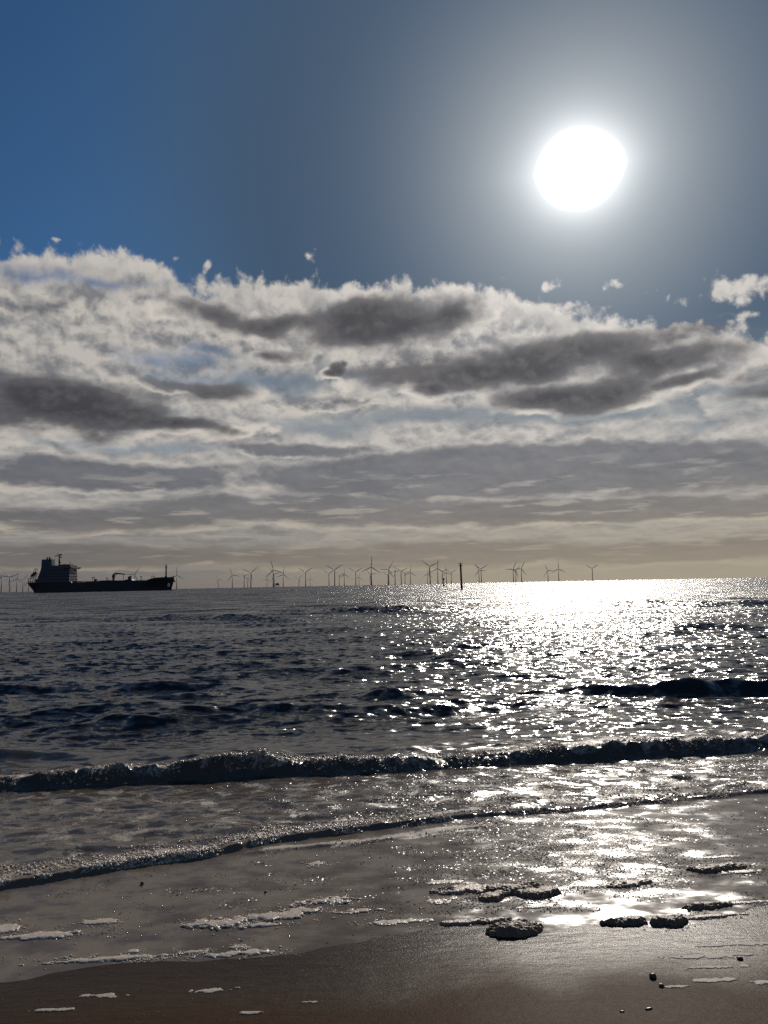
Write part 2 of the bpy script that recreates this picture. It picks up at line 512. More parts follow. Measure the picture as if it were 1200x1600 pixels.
def simple(name, col, rough=.6, metal=0.0, spec=.5, var=.15, scale=.5):
    m, n, b = material(name)
    tc = n.node('ShaderNodeTexCoord')
    f = n.noise(Vv(n, tc.outputs['Object']), scale, 5.0, .6)
    k = (f - .5) * (2 * var) + 1.0
    n.put(b.inputs['Base Color'], n.mix(1.0, col, n.xyz(k, k, k), 'MULTIPLY'))
    n.put(b.inputs['Roughness'], (f - .5) * .2 + rough)
    b.inputs['Metallic'].default_value = metal
    b.inputs['Specular IOR Level'].default_value = spec
    return m

def sea_material():
    m, n, b = material('sea_water')
    geo = n.node('ShaderNodeNewGeometry')
    P = Vv(n, geo.outputs['Position']); N = Vv(n, geo.outputs['Normal'])
    px, py, pz = n.sep(P)
    foam = attr_node(n, 'foam'); turb = attr_node(n, 'turb'); calm = attr_node(n, 'calm')
    # capillary and wind ripples as slopes
    def slopes(scale, ax, det, rg, k, lat=1.1):
        q = n.vm('MULTIPLY', P, (ax, 1.0, 0.0))
        c = n.noise(q, scale, det, rg, dim='2D', out=1)
        return n.vm('MULTIPLY', n.vm('SUBTRACT', c, (.5, .5, .5)), (k * lat, k * 1.1, 0.0))
    near = n.mapr(py, 60.0, 8.0)
    far = n.mapr(py, 9.0, 60.0)
    s1 = slopes(7.0, .55, 3.0, .6, SEA['k1'])
    s2 = slopes(1.6, .45, 3.0, .6, SEA['k2'], .85)
    s3 = slopes(.42, .40, 3.0, .6, SEA['k3'], .52)
    def sc(v, f):
        q = n.vm('SCALE', v); n.put(q.s.node.inputs['Scale'], f); return q
    live = 1.0 - calm
    vfar = n.mapr(py, 40.0, 220.0)
    s4 = slopes(.09, .35, 3.0, .6, SEA['k4'], .6)
    sl = n.vm('ADD', sc(s1, live), sc(s2, far * live))
    sl = n.vm('ADD', sl, sc(s3, far * live))
    sl = n.vm('ADD', sl, sc(s4, vfar))
    # from the beach the far wavelets show mostly the faces turned towards the shore
    sl = n.vm('ADD', sl, sc(n.xyz(0.0, -1.0, 0.0), far * SEA['face']))
    # skin of bubbles: each a little facet of its own
    bub = attr_node(n, 'bub')
    vq = n.vm('MULTIPLY', P, (1.0, 1.0, 0.0))
    vc = n.voronoi(vq, SEA['cell'], 'F1', 1.0, out=1)
    vd = n.voronoi(vq, SEA['cell'], 'F1', 1.0, out=0)
    bn = n.noise(n.vm('MULTIPLY', P, (.55, 1.0, 0.0)), 6.0, 5.0, .65, dim='2D')
    bmask = n.mapr(bn + bub * .5, .74, .80) * n.mapr(vd, .42, .34) * n.mapr(bub, 0.0, .1)
    sl = n.vm('ADD', sl, sc(n.vm('MULTIPLY', n.vm('SUBTRACT', vc, (.5, .5, .5)), (1.0, 1.0, 0.0)), bmask * 1.1))
    nn = n.vm('NORMALIZE', n.vm('ADD', N, sl))
    n.put(b.inputs['Normal'], nn)
    # foam: cells and lace
    q = n.vm('MULTIPLY', P, (.8, 1.0, 1.0))
    qd = n.vm('MULTIPLY_ADD', n.noise(q, 5.0, 3.0, .5, dim='2D', out=1), (.25, .12, 0.0), q)
    lace = n.noise(qd, 6.0, 6.0, .65, dim='2D')
    cell = n.voronoi(q, 55.0, 'F1')
    fm = n.mapr(lace * 1.0 + foam * .75 - cell * .18, .62, .84)
    fm = fm * n.mapr(foam, .02, .2)
    base = n.mix(turb, (0.027, 0.025, 0.025), (0.150, 0.118, 0.088))
    foamc = (0.40, 0.34, 0.27)
    n.put(b.inputs['Base Color'], n.mix(fm, base, foamc))
    n.put(b.inputs['Roughness'], fm * .36 + bmask * .12 + far * .10 + calm * .07 + SEA['rough'])
    b.inputs['IOR'].default_value = 1.33
    return m

SEA = dict(k1=1.55, k2=1.15, k3=1.3, k4=.9, face=.17, cell=75.0, rough=.15)

def sand_material():
    m, n, b = material('wet_sand')
    geo = n.node('ShaderNodeNewGeometry')
    P = Vv(n, geo.outputs['Position'])
    wet = attr_node(n, 'wet')
    big = n.noise(n.vm('MULTIPLY', P, (.6, 1.0, 1.0)), 1.8, 5.0, .55)
    grain = n.noise(P, 420.0, 2.0, .7)
    mid = n.noise(P, 30.0, 5.0, .65)
    base = n.mix(big, (0.044, 0.027, 0.0165), (0.066, 0.041, 0.0255))
    base = n.mix(wet, n.mix(1.0, base, (1.25, 1.22, 1.18), 'MULTIPLY'), n.mix(1.0, base, (.62, .62, .64), 'MULTIPLY'))
    k = grain * .9 + mid * .5 + .3
    n.put(b.inputs['Base Color'], n.mix(1.0, base, n.xyz(k, k, k), 'MULTIPLY'))
    n.put(b.inputs['Roughness'], (.40 - wet * .12) + (mid - .5) * .18)
    b.inputs['IOR'].default_value = 1.36
    n.put(b.inputs['Specular IOR Level'], n.mapr(wet, 0.0, 1.0, .02, .14))
    bmp = n.node('ShaderNodeBump')
    bmp.inputs['Strength'].default_value = .45
    bmp.inputs['Distance'].default_value = .004
    streak = n.noise(n.vm('MULTIPLY', P, (2.0, 7.0, 1.0)), 3.0, 4.0, .6)
    n.put(bmp.inputs['Height'], grain * .35 + mid * .45 + streak * 2.2 + n.noise(P, 90.0, 3.0, .6) * .4)
    n.t.links.new(bmp.outputs[0], b.inputs['Normal'])
    return m

def build_sea():
    v = np.concatenate([np.arange(460, 110, -.42), np.arange(110, 3, -.6)])
    Yr = 1.6 * 740 / v
    Yr = np.concatenate([Yr, np.geomspace(Yr[-1] * 1.15, 40000, 40)])
    tx = np.arange(-.60, .6001, .00105)
    side = np.array([.62, .65, .69, .74, .8, .88, 1.0, 1.2, 1.5, 2.0, 3.0, 5.0])
    tx = np.concatenate([-side[::-1], tx, side])
    X = (Yr[:, None] * tx[None, :]).astype(np.float64)
    Y = np.repeat(Yr[:, None], len(tx), 1)
    dY = np.gradient(Yr)[:, None] * np.ones_like(X)
    Xd, Yd, Z, foam, turb = sea_fields(X, Y, dY)
    Z[Yr > 700] *= 0
    nr, nc = X.shape
    V = np.stack([Xd, Yd, Z], -1).reshape(-1, 3)
    i = np.arange(nr * nc).reshape(nr, nc)
    Fq = np.stack([i[:-1, :-1], i[:-1, 1:], i[1:, 1:], i[1:, :-1]], -1).reshape(-1, 4)
    me = mesh_np('sea', V, Fq, sea_material())
    attr(me, 'foam', foam); attr(me, 'turb', turb)
    d1 = Y - Y_brk(X); d2 = Y - Y_bore(X)
    calm = (1 - sstep(-.1, .1, d2)) * .74
    calm = np.maximum(calm, .6 * sstep(.5, .8, d1) * (1 - sstep(1.2, 2.2, d1)) * (1 - sstep(0., 1.5, X)))
    calm = np.maximum(calm, .35 * sstep(0, .1, d2) * (1 - sstep(-.1, 0, d1)))
    attr(me, 'calm', calm)
    # where bubbles cover the water: the film below the sun, the trail of the wash, the back of the breaker
    bub = .80 * np.exp(-((X - 1.05) / .9) ** 2) * (1 - sstep(-.1, .1, d2)) * sstep(.05, .5, Y - Y_edge(X))
    bub = np.maximum(bub, .34 * (1 - sstep(-.1, .1, d2)) * sstep(.05, .5, Y - Y_edge(X)))
    bub = np.maximum(bub, .60 * sstep(0, .1, d2) * (1 - sstep(-.1, 0, d1)) * sstep(-2.5, .6, X))
    bub = np.maximum(bub, .70 * np.exp(-((d1 - .35) / .28) ** 2) * sstep(-3.5, .0, X))
    attr(me, 'bub', bub)
    o = link('sea', me)
    tag(o, kind='structure')
    return o

def sand_z(X, Y):
    d = Y - Y_edge(X)
    z = np.where(d > 0, -.030 * d, -.040 * d)
    z = z + .004 * (fbm(X * 1.5, Y * 2.5, 61, 3) - .5) * np.exp(-np.abs(d) * .4) * 1.6
    z = z + .0012 * (fbm(X * 7, Y * 14, 63, 3) - .5)
    return np.where(d < -4, .12 + .01 * (-d - 4), z)

def build_sand():
    ys = np.concatenate([np.linspace(-60, 0, 25), np.linspace(.2, 2.4, 30), np.linspace(2.42, 4.6, 420), np.linspace(4.7, 14, 40)])
    xs = np.concatenate([np.linspace(-200, -5, 30), np.linspace(-4.5, 4.5, 900), np.linspace(5, 200, 30)])
    X, Y = np.meshgrid(xs, ys)
    Z = sand_z(X, Y)
    Z = np.maximum(Z, -.25)
    nr, nc = X.shape
    i = np.arange(nr * nc).reshape(nr, nc)
    Fq = np.stack([i[:-1, :-1], i[:-1, 1:], i[1:, 1:], i[1:, :-1]], -1).reshape(-1, 4)
    me = mesh_np('sand', np.stack([X, Y, Z], -1).reshape(-1, 3), Fq, sand_material())
    d = Y - Y_edge(X)
    attr(me, 'wet', sstep(-.75, -.02, d + (fbm(X * 2, Y * 4, 71, 3) - .5) * .3))
    o = link('sand', me)
    tag(o, kind='structure')

build_sea()
build_sand()

# ------------------------------------------------------------------ foam
def foam_material(name, col, rough, sss=0.0):
    m, n, b = material(name)
    geo = n.node('ShaderNodeNewGeometry')
    P = Vv(n, geo.outputs['Position'])
    f = n.noise(P, 60.0, 4.0, .6)
    c = n.voronoi(P, 260.0, 'F1', dim='3D')
    k = f * .7 + .65
    n.put(b.inputs['Base Color'], n.mix(1.0, col, n.xyz(k, k, k), 'MULTIPLY'))
    b.inputs['Roughness'].default_value = rough
    b.inputs['IOR'].default_value = 1.33
    if sss:
        b.inputs['Subsurface Weight'].default_value = sss
        b.inputs['Subsurface Radius'].default_value = (.008, .006, .0045)
        b.inputs['Subsurface Scale'].default_value = 1.0
    bmp = n.node('ShaderNodeBump')
    bmp.inputs['Strength'].default_value = .4
    bmp.inputs['Distance'].default_value = .002
    n.put(bmp.inputs['Height'], c + f)
    n.t.links.new(bmp.outputs[0], b.inputs['Normal'])
    return m

M_foam = foam_material('foam_white', (.58, .49, .39), .28, .5)
M_wavefoam = foam_material('foam_turbid', (.52, .41, .29), .25)
M_bubble = foam_material('bubble_skin', (.30, .26, .22), .15)
M_shadefoam = foam_material('foam_shaded', (.20, .135, .09), .4, .6)  # brown-dark shade of the clump faces is put into this base colour
M_brownfoam = foam_material('foam_brown', (.33, .25, .18), .35, .6)  # paler version for the low clumps, some shade still in its colour
M_dry = foam_material('foam_dry', (.42, .37, .30), .6)

def ico(sub):
    bm = bmesh.new(); bmesh.ops.create_icosphere(bm, subdivisions=sub, radius=1)
    V = np.array([v.co[:] for v in bm.verts]); Fq = np.array([[v.index for v in f.verts] for f in bm.faces])
    bm.free(); return V, Fq
ICO1 = ico(1)

def beads(name, C, r, mat, flat=.75, base=ICO1, seed=3):
    g = np.random.default_rng(seed)
    V0, F0 = base
    n = len(C)
    sc = np.stack([r * g.uniform(.8, 1.5, n), r * g.uniform(.7, 1.2, n), r * flat * g.uniform(.7, 1.2, n)], -1)
    ang = g.uniform(0, 6.28, n)
    V = V0[None] * sc[:, None]
    ca, sa = np.cos(ang)[:, None], np.sin(ang)[:, None]
    V = np.stack([V[..., 0] * ca - V[..., 1] * sa, V[..., 0] * sa + V[..., 1] * ca, V[..., 2]], -1) + C[:, None]
    Fq = (F0[None] + (np.arange(n) * len(V0))[:, None, None]).reshape(-1, 3)
    return link(name, mesh_np(name, V.reshape(-1, 3), Fq, mat, smooth=False))

def at_sea(X, Y):
    a, b, z, _, _ = sea_fields(X, Y, np.full_like(X, .004))
    return np.stack([a, b, z], -1)

g = np.random.default_rng(11)
def scatter(n, xlo, xhi, yfun, dlo, dhi, keep, rlo, rhi, bias=1.0):
    X = g.uniform(xlo, xhi, n); D = dlo + (dhi - dlo) * g.random(n) ** bias
    Y = yfun(X) + D
    m = g.random(n) < keep(X, Y, D)
    X, Y = X[m], Y[m]
    r = rlo + (rhi - rlo) * g.random(len(X)) ** 5
    C = at_sea(X, Y)
    return C, r

# crest and face of the breaker
C, r = scatter(100000, -4.2, 5.0, Y_brk, .03, .60,
               lambda X, Y, D: sstep(.42, .60, fbm(X * 4, Y * 6, 91, 3)) * (.30 * sstep(.05, .12, D) * (D < .25) + .95 * np.exp(-((D - .24) / .13) ** 2)), .002, .014)
C[:, 2] += r * .35
tag(beads('breaker_foam', C, r, M_wavefoam), kind='stuff')
# foamy nose of the running wash, thickest at the left
C, r = scatter(110000, -2.6, 3.2, Y_bore, .0, .34,
               lambda X, Y, D: sstep(.44, .56, fbm(X * 5, Y * 9, 93, 3) + .08 * sstep(.2, -1., X)) * np.exp(-D / .12) * (1 - .75 * sstep(-.2, .9, X)), .0018, .011)
C[:, 2] += r * .4
tag(beads('wash_foam', C, r, M_foam), kind='stuff')
# bubbles riding on the thin film of water, densest below the sun
def film(n, cx, cy, sx, sy, rlo, rhi, thr):
    X = g.normal(0, 1, n); Y = g.normal(0, 1, n)
    gx, gy = gnd(cx, cy)
    dX, dY = sx / 1155 * math.hypot(gx, gy), abs(gnd(cx, cy - sy)[1] - gnd(cx, cy + sy)[1]) / 2
    X = gx + X * dX; Y = gy + Y * dY
    k = (fbm(X * 5, Y * 11, 95, 3) > thr) & (Y > Y_edge(X) + .02) & (Y < Y_brk(X) - .1)
    X, Y = X[k], Y[k]
    r = rlo + (rhi - rlo) * g.random(len(X)) ** 2.5
    C = at_sea(X, Y); C[:, 2] += r * .1
    return C, r
Cs, rs_ = zip(film(9000, 900, 1330, 130, 50, .0015, .0048, .50), film(2500, 1040, 1350, 120, 55, .0015, .005, .55),
              film(2600, 760, 1395, 60, 22, .0015, .005, .48), film(2500, 900, 1400, 110, 22, .0015, .0045, .48),
              film(900, 500, 1410, 120, 30, .0015, .005, .5), film(500, 150, 1450, 120, 30, .0015, .005, .52),
              film(3500, 820, 1240, 200, 30, .002, .006, .5), film(1500, 560, 1290, 200, 30, .002, .006, .5))
tag(beads('water_bubbles', np.concatenate(Cs), np.concatenate(rs_), M_bubble, flat=.9), kind='stuff')

def px_size(px, py, w, dpt):
    gx, gy = gnd(px, py)
    dist = math.sqrt(gx * gx + gy * gy + CAM_H ** 2)
    ln = w / F * dist
    dp = abs(gnd(px, py - dpt / 2)[1] - gnd(px, py + dpt / 2)[1])
    return gx, gy, ln, dp

def lump_patch(name, px, py, w, dpt, h, mat, seed, solid=.5, rag=1.0, rot=0.0, step=.003, tail=0.0):
    """one cake of foam: closed lumpy skin over a ragged outline, resting on the ground or the film"""
    gx, gy, ln, dp = px_size(px, py, w, dpt)
    a, b = ln / 2, dp / 2
    nx = max(10, min(260, int(2.5 * a / step))); ny = max(8, min(140, int(2.5 * b / step)))
    u = np.linspace(-1.25, 1.25, nx); v = np.linspace(-1.25, 1.25, ny)
    U, V = np.meshgrid(u, v)
    x, y = U * a, V * b
    q = fbm(x * 22 + seed * 3.7, y * 30 + seed, 101, 4) - .5
    q2 = fbm(x * 9 + seed, y * 18 - seed * 2, 103, 2) - .5
    hf = fbm(x * 70 - seed, y * 90 + seed, 109, 2) - .5
    rr = 1 - np.sqrt(U ** 2 + V ** 2) * (1.3 - .25 * solid) + rag * (q * 1.1 + q2 * .8 + hf * .5)
    t = np.clip(rr, 0, .8) / .8
    fine = fbm(x * 130 + seed, y * 130, 105, 2)
    coarse = fbm(x * 20 + 5, y * 20 + seed, 107, 2)
    z = h * np.sqrt(np.clip(t * (2 - t), 0, 1)) * (.62 + .38 * coarse + .16 * fine)
    z = np.where(rr > 0, z + .0004, -.003)
    ok = rr > -.12
    ca, sa = math.cos(rot), math.sin(rot)
    wx, wy = gx + x * ca - y * sa, gy + x * sa + y * ca
    ground = np.maximum(sand_z(wx, wy), 0.0)
    idx = -np.ones(U.shape, int)
    cellok = ok[:-1, :-1] & ok[:-1, 1:] & ok[1:, 1:] & ok[1:, :-1]
    used = np.zeros(U.shape, bool)
    used[:-1, :-1] |= cellok; used[:-1, 1:] |= cellok; used[1:, 1:] |= cellok; used[1:, :-1] |= cellok
    if used.sum() < 8: return None
    idx[used] = np.arange(used.sum())
    ci = idx
    Fq = np.stack([ci[:-1, :-1][cellok], ci[:-1, 1:][cellok], ci[1:, 1:][cellok], ci[1:, :-1][cellok]], -1)
    g0 = float(max(sand_z(np.array([gx]), np.array([gy]))[0], 0))
    V3 = np.stack([(wx - gx)[used], (wy - gy)[used], (ground + z - g0)[used]], -1)
    # flat underside closes it
    nb = len(V3)
    Vb = V3.copy(); Vb[:, 2] = (ground - g0)[used] - .006
    Fb = Fq[:, ::-1] + nb
    me = mesh_np(name, np.concatenate([V3, Vb]), np.concatenate([Fq, Fb]), mat)
    o = link(name, me)
    o.location = (gx, gy, g0)
    return o

CLUMPS = [
 (806, 1455, 78, 24, .055, .85, .30, 'biggest dark brown clump of sea foam, sitting where the water film meets sand'),
 (738, 1441, 104, 8, .022, .75, .9, 'long pale foam roll running left from the biggest dark foam clump'),
 (984, 1441, 66, 11, .034, .85, .7, 'dark flat foam clump at the water edge beside the brightest glare on the sand'),
 (1043, 1441, 44, 13, .040, .9, .5, 'small round dark foam clump where the thin foam tail begins'),
 (1106, 1433, 120, 7, .015, .8, .5, 'thin dark tail of foam running right along the wet sand edge'),
 (1102, 1417, 76, 9, .028, .85, .7, 'dark foam mound lying just above the thin foam tail'),
 (1120, 1357, 76, 12, .030, .9, .6, 'brown foam mound out on the film at the right, nearest the wash line'),
 (984, 1381, 64, 10, .024, .8, .8, 'low dark foam mound in the middle of the glittering bubbles'),
 (733, 1390, 90, 12, .024, .8, .7, 'dark foam mound with a pale rim, left one of the row above the biggest clump'),
 (770, 1402, 46, 11, .028, .9, .6, 'short dark foam lump just below the row of rimmed mounds'),
 (802, 1390, 66, 13, .034, .9, .6, 'humped foam mound in the middle of the row above the biggest clump'),
 (845, 1397, 60, 12, .032, .9, .6, 'dark foam mound at the right end of the row above the biggest clump'),
]
CAKES = [
 (352, 1443, 86, 15, .022, .6, 1.1, 'wide crumbly white foam cake at the left end of the pale foam drift'),
 (428, 1432, 74, 10, .018, .6, 1.1, 'pale foam cake in the middle of the foam drift'),
 (408, 1446, 50, 6, .014, .6, 1.0, 'narrow white foam sliver below the middle of the foam drift'),
 (472, 1424, 74, 9, .018, .6, 1.1, 'grey shaded foam cake right of the middle of the drift'),
 (520, 1408, 86, 10, .018, .6, 1.1, 'uppermost long foam cake of the pale drift'),
 (555, 1424, 60, 8, .012, .5, 1.3, 'broken foam crumbs at the right end of the pale drift'),
 (612, 1441, 84, 7, .010, .6, 1.1, 'flat thin foam strip left of the pale foam roll'),
 (184, 1498, 176, 6, .014, .8, .8, 'longest thin foam ribbon low on the left film of water'),
 (382, 1490, 92, 8, .014, .8, .8, 'short thick foam ribbon right of the longest ribbon'),
 (302, 1488, 42, 6, .011, .8, .9, 'small foam ribbon between the longest and the thick one'),
 (374, 1480, 24, 4, .009, .9, .6, 'tiny foam dab just above the thick short ribbon'),
 (208, 1487, 16, 6, .011, .9, .5, 'single round foam dab above the longest ribbon'),
 (72, 1462, 92, 10, .016, .7, .9, 'shaded foam cake at the far left of the film of water'),
 (8, 1452, 36, 12, .014, .6, 1.0, 'foam cake cut off by the left edge of the picture'),
 (152, 1441, 60, 7, .012, .6, 1.0, 'small crumbly foam cake above the far left one'),
 (488, 1350, 30, 6, .008, .6, 1.0, 'lone foam fleck just in front of the wash line at middle'),
 (700, 1378, 46, 5, .007, .6, 1.0, 'thin white foam sliver above the rimmed mounds'),
 (690, 1408, 56, 9, .010, .6, 1.1, 'crumbly pale foam patch below left of the rimmed mounds'),
 (840, 1417, 44, 5, .010, .8, .7, 'pale flat foam sliver between the biggest clump and the row above'),
 (1165, 1362, 50, 6, .010, .6, 1.1, 'foam crumbs right beside the outlying brown mound'),
 (1172, 1410, 70, 4, .010, .8, .7, 'thin white foam ribbon on the sand edge at the far right'),
 (1060, 1312, 40, 5, .008, .7, 1.0, 'small pale foam fleck right of the glare below the wash line'),
 (1130, 1339, 40, 4, .008, .7, 1.0, 'small foam fleck above the outlying brown mound'),
]
STREAKS = [
 (1146, 1481, 112, 6, 'uppermost dried foam streak at the right, running out of the picture'),
 (1108, 1500, 110, 9, 'dried foam streak with a pebble at its right end'),
 (1117, 1519, 106, 7, 'straight dried foam streak below the one with the pebble'),
 (1122, 1541, 50, 6, 'short dried foam streak below the straight one'),
 (1186, 1546, 44, 8, 'dried foam streak cut off by the right edge of the picture'),
 (1056, 1552, 42, 6, 'faint dried foam streak beside the lower small pebble'),
 (165, 1559, 52, 8, 'dried foam patch on dark sand at the left'),
 (325, 1553, 66, 7, 'oval dried foam patch, middle one of the dark sand on the left'),
 (84, 1584, 56, 5, 'thin dried foam patch near the bottom left corner'),
 (484, 1573, 34, 6, 'small faint dried foam patch right of the oval one'),
 (395, 1591, 56, 6, 'faint dried foam smear at the bottom edge left of centre'),
 (372, 1548, 14, 4, 'tiny dried foam spot right beside the oval patch'),
]
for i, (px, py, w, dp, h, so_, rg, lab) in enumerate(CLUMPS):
    o = lump_patch('foam_clump', px, py, w, dp, h * (.78 if h > .027 else .6), M_shadefoam if h > .027 else M_brownfoam, i + 1, so_, rg * (1.3 if h > .027 else 1.5) + .2, .12, step=.0022)
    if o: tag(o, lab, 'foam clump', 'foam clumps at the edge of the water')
for i, (px, py, w, dp, h, so_, rg, lab) in enumerate(CAKES):
    o = lump_patch('foam_cake', px, py, w * 1.1, dp * 1.15, h * .5, M_foam, i + 31, so_, rg * 1.35, .10, step=.0026)
    if o: tag(o, lab, 'foam patch', 'pale foam patches on the film of water')
for i, (px, py, w, dp, lab) in enumerate(STREAKS):
    o = lump_patch('foam_streak', px, py, w, dp, .0028, M_dry, i + 71, .55, 1.7, .03, step=.0026)
    if o: tag(o, lab, 'foam streak', 'dried foam streaks on the sand')

# loose froth and single bubbles shed round every patch of foam
Cs, rr_ = [], []
for lst, kk in ((CLUMPS, 110), (CAKES, 330)):
    for (px, py, w, dp, h, so_, rg, lab) in lst:
        gx, gy, ln, dpp = px_size(px, py, w, dp)
        m_ = int(kk * (.4 + w / 90))
        X = gx + g.normal(0, .36, m_) * ln; Yv = gy + g.normal(0, .55, m_) * dpp
        k_ = (fbm(X * 16, Yv * 30, 131, 3) > .50)
        X, Yv = X[k_], Yv[k_]
        r = .0012 + .0040 * g.random(len(X)) ** 3
        Cs.append(np.stack([X, Yv, np.maximum(sand_z(X, Yv), .0) + r * .4], -1)); rr_.append(r)
tag(beads('foam_flecks', np.concatenate(Cs), np.concatenate(rr_), M_foam, flat=.6), kind='stuff')

# ------------------------------------------------------------------ pebbles and shell bits
M_peb = simple('pebble_stone', (.035, .032, .030), .45, var=.3, scale=60)
M_shell = simple('shell_dark', (.05, .045, .04), .35, var=.3, scale=40)
def pebble(name, px, py, wpx, hr, dr, seed, label, cat, mat=None, group=None, flatness=1.0):
    gx, gy, ln, _ = px_size(px, py, wpx * .72, 4)
    V, Fq = ico(3)
    V = V.copy()
    f = np.array([mnoise.noise(Vector((v[0] * 1.3 + seed, v[1] * 1.3, v[2] * 1.3))) for v in V])
    V *= (1 + .32 * f)[:, None]
    V = np.sign(V) * np.abs(V) ** .85
    V *= np.array([ln / 2, ln / 2 * dr, ln / 2 * hr])
    z0 = float(max(sand_z(np.array([gx]), np.array([gy]))[0], 0))
    o = link(name, mesh_np(name, V, Fq, mat or M_peb))
    o.location = (gx, gy, z0 + ln / 2 * hr * .45)
    o.rotation_euler = (0, 0, seed)
    return tag(o, label, cat, group)
pebble('pebble', 1021, 1536, 13, .75, .8, .3, 'blocky black pebble alone on the damp sand, the larger one of the close pair', 'pebble', group='pebbles on the sand')
pebble('pebble', 1034, 1551, 10, .6, .9, 1.4, 'small black pebble touching the left end of a faint foam streak', 'pebble', group='pebbles on the sand')
pebble('pebble', 1157, 1505, 11, .55, .8, .1, 'small dark pebble at the right end of a dried foam streak', 'pebble', group='pebbles on the sand')
pebble('shell_fragment', 1015, 1590, 15, .22, .35, .25, 'thin dark sliver of shell near the bottom edge', 'shell fragment', M_shell)
pebble('shell_fragment', 973, 1594, 9, .3, .5, .0, 'tiny dark shell crumb left of the thin sliver at the bottom', 'shell fragment', M_shell)
pebble('pebble', 222, 1382, 7, 1.0, .8, .6, 'tiny bubble standing in the film of water at the left', 'pebble', M_foam and None, 'pebbles on the sand')  # a bubble, built with the pebble shape and stone material
pebble('pebble', 415, 1394, 6, .6, .8, .9, 'tiny dark pebble in the film above the pale foam drift', 'pebble', None, 'pebbles on the sand')

# shell grit and coarse grains strewn over the damp sand
n_ = 900
X = g.uniform(-1.9, 2.3, n_); Yv = Y_edge(X) - g.random(n_) ** 1.3 * 1.1 - .03
k_ = fbm(X * 3, Yv * 5, 121, 3) > .42
X, Yv = X[k_], Yv[k_]
r = .0007 + .0020 * g.random(len(X)) ** 4
C = np.stack([X, Yv, sand_z(X, Yv) + r * .3], -1)
M_grit = simple('shell_grit', (.16, .13, .10), .4, var=.6, scale=25)
tag(beads('shell_grit', C, r, M_grit, flat=.6), kind='stuff')

# ------------------------------------------------------------------ solids
class MB:
    """collects boxes, prisms and tapered tubes into one mesh"""
    def __init__(self): self.bm = bmesh.new()
    def box(self, x0, x1, y0, y1, z0, z1, top=None):
        t = top or (x0, x1, y0, y1)
        vs = [self.bm.verts.new(c) for c in ((x0, y0, z0), (x1, y0, z0), (x1, y1, z0), (x0, y1, z0),
              (t[0], t[2], z1), (t[1], t[2], z1), (t[1], t[3], z1), (t[0], t[3], z1))]
        for f in ((3, 2, 1, 0), (4, 5, 6, 7), (0, 1, 5, 4), (1, 2, 6, 5), (2, 3, 7, 6), (3, 0, 4, 7)):
            self.bm.faces.new([vs[i] for i in f])
        return self
    def tube(self, a, b, r0, r1=None, n=10):
        a, b = Vector(a), Vector(b); r1 = r0 if r1 is None else r1
        d = (b - a).normalized()
        u = d.orthogonal().normalized(); w = d.cross(u)
        A = [self.bm.verts.new(a + (u * math.cos(t) + w * math.sin(t)) * r0) for t in [6.2832 * i / n for i in range(n)]]
        B = [self.bm.verts.new(b + (u * math.cos(t) + w * math.sin(t)) * r1) for t in [6.2832 * i / n for i in range(n)]]
        for i in range(n):
            self.bm.faces.new([A[i], A[(i + 1) % n], B[(i + 1) % n], B[i]])
        self.bm.faces.new(A[::-1]); self.bm.faces.new(B)
        return self
    def poly(self, pts, y0, y1):
        """side-view outline (x, z) given thickness from y0 to y1"""
        A = [self.bm.verts.new((x, y0, z)) for x, z in pts]; B = [self.bm.verts.new((x, y1, z)) for x, z in pts]
        self.bm.faces.new(A); self.bm.faces.new(B[::-1])
        k = len(pts)
        for i in range(k):
            self.bm.faces.new([A[(i + 1) % k], A[i], B[i], B[(i + 1) % k]])
        return self
    def build(self, name, mat, parent=None, smooth=False, label=None):
        bmesh.ops.recalc_face_normals(self.bm, faces=self.bm.faces)
        me = bpy.data.meshes.new(name); self.bm.to_mesh(me); self.bm.free()
        me.materials.append(mat)
        if smooth:
            me.polygons.foreach_set('use_smooth', [True] * len(me.polygons))
        o = link(name, me, parent)
        if label: o['label'] = label
        return o

def empty(name, loc, rz=0.0):
    o = bpy.data.objects.new(name, None)
    o.location = loc; o.rotation_euler = (0, 0, rz); o.empty_display_size = 1
    COL.objects.link(o)
    return o

M_tower = simple('turbine_paint', (.50, .48, .45), .5, var=.08, scale=.05)
M_tp = simple('transition_yellow', (.30, .24, .10), .6, var=.15, scale=.1)
M_hull = simple('hull_paint', (.016, .015, .020), .55, var=.35, scale=.12)
M_boot = simple('boot_topping', (.05, .014, .012), .6, var=.35, scale=.12)
M_super = simple('accommodation_paint', (.045, .052, .080), .5, var=.2, scale=.1)
M_funnel = simple('funnel_paint', (.028, .040, .070), .45, var=.2, scale=.1)
M_gear = simple('deck_gear_paint', (.020, .018, .020), .6, var=.3, scale=.2)
M_boat = simple('lifeboat_orange', (.12, .045, .02), .5, var=.2, scale=.4)
M_glass = simple('bridge_glass', (.01, .012, .016), .1, var=.1, scale=.4)
M_white = simple('bow_white', (.80, .78, .74), .5, var=.05, scale=.3)
M_rust = simple('weathered_steel', (.018, .014, .012), .8, var=.5, scale=1.5)

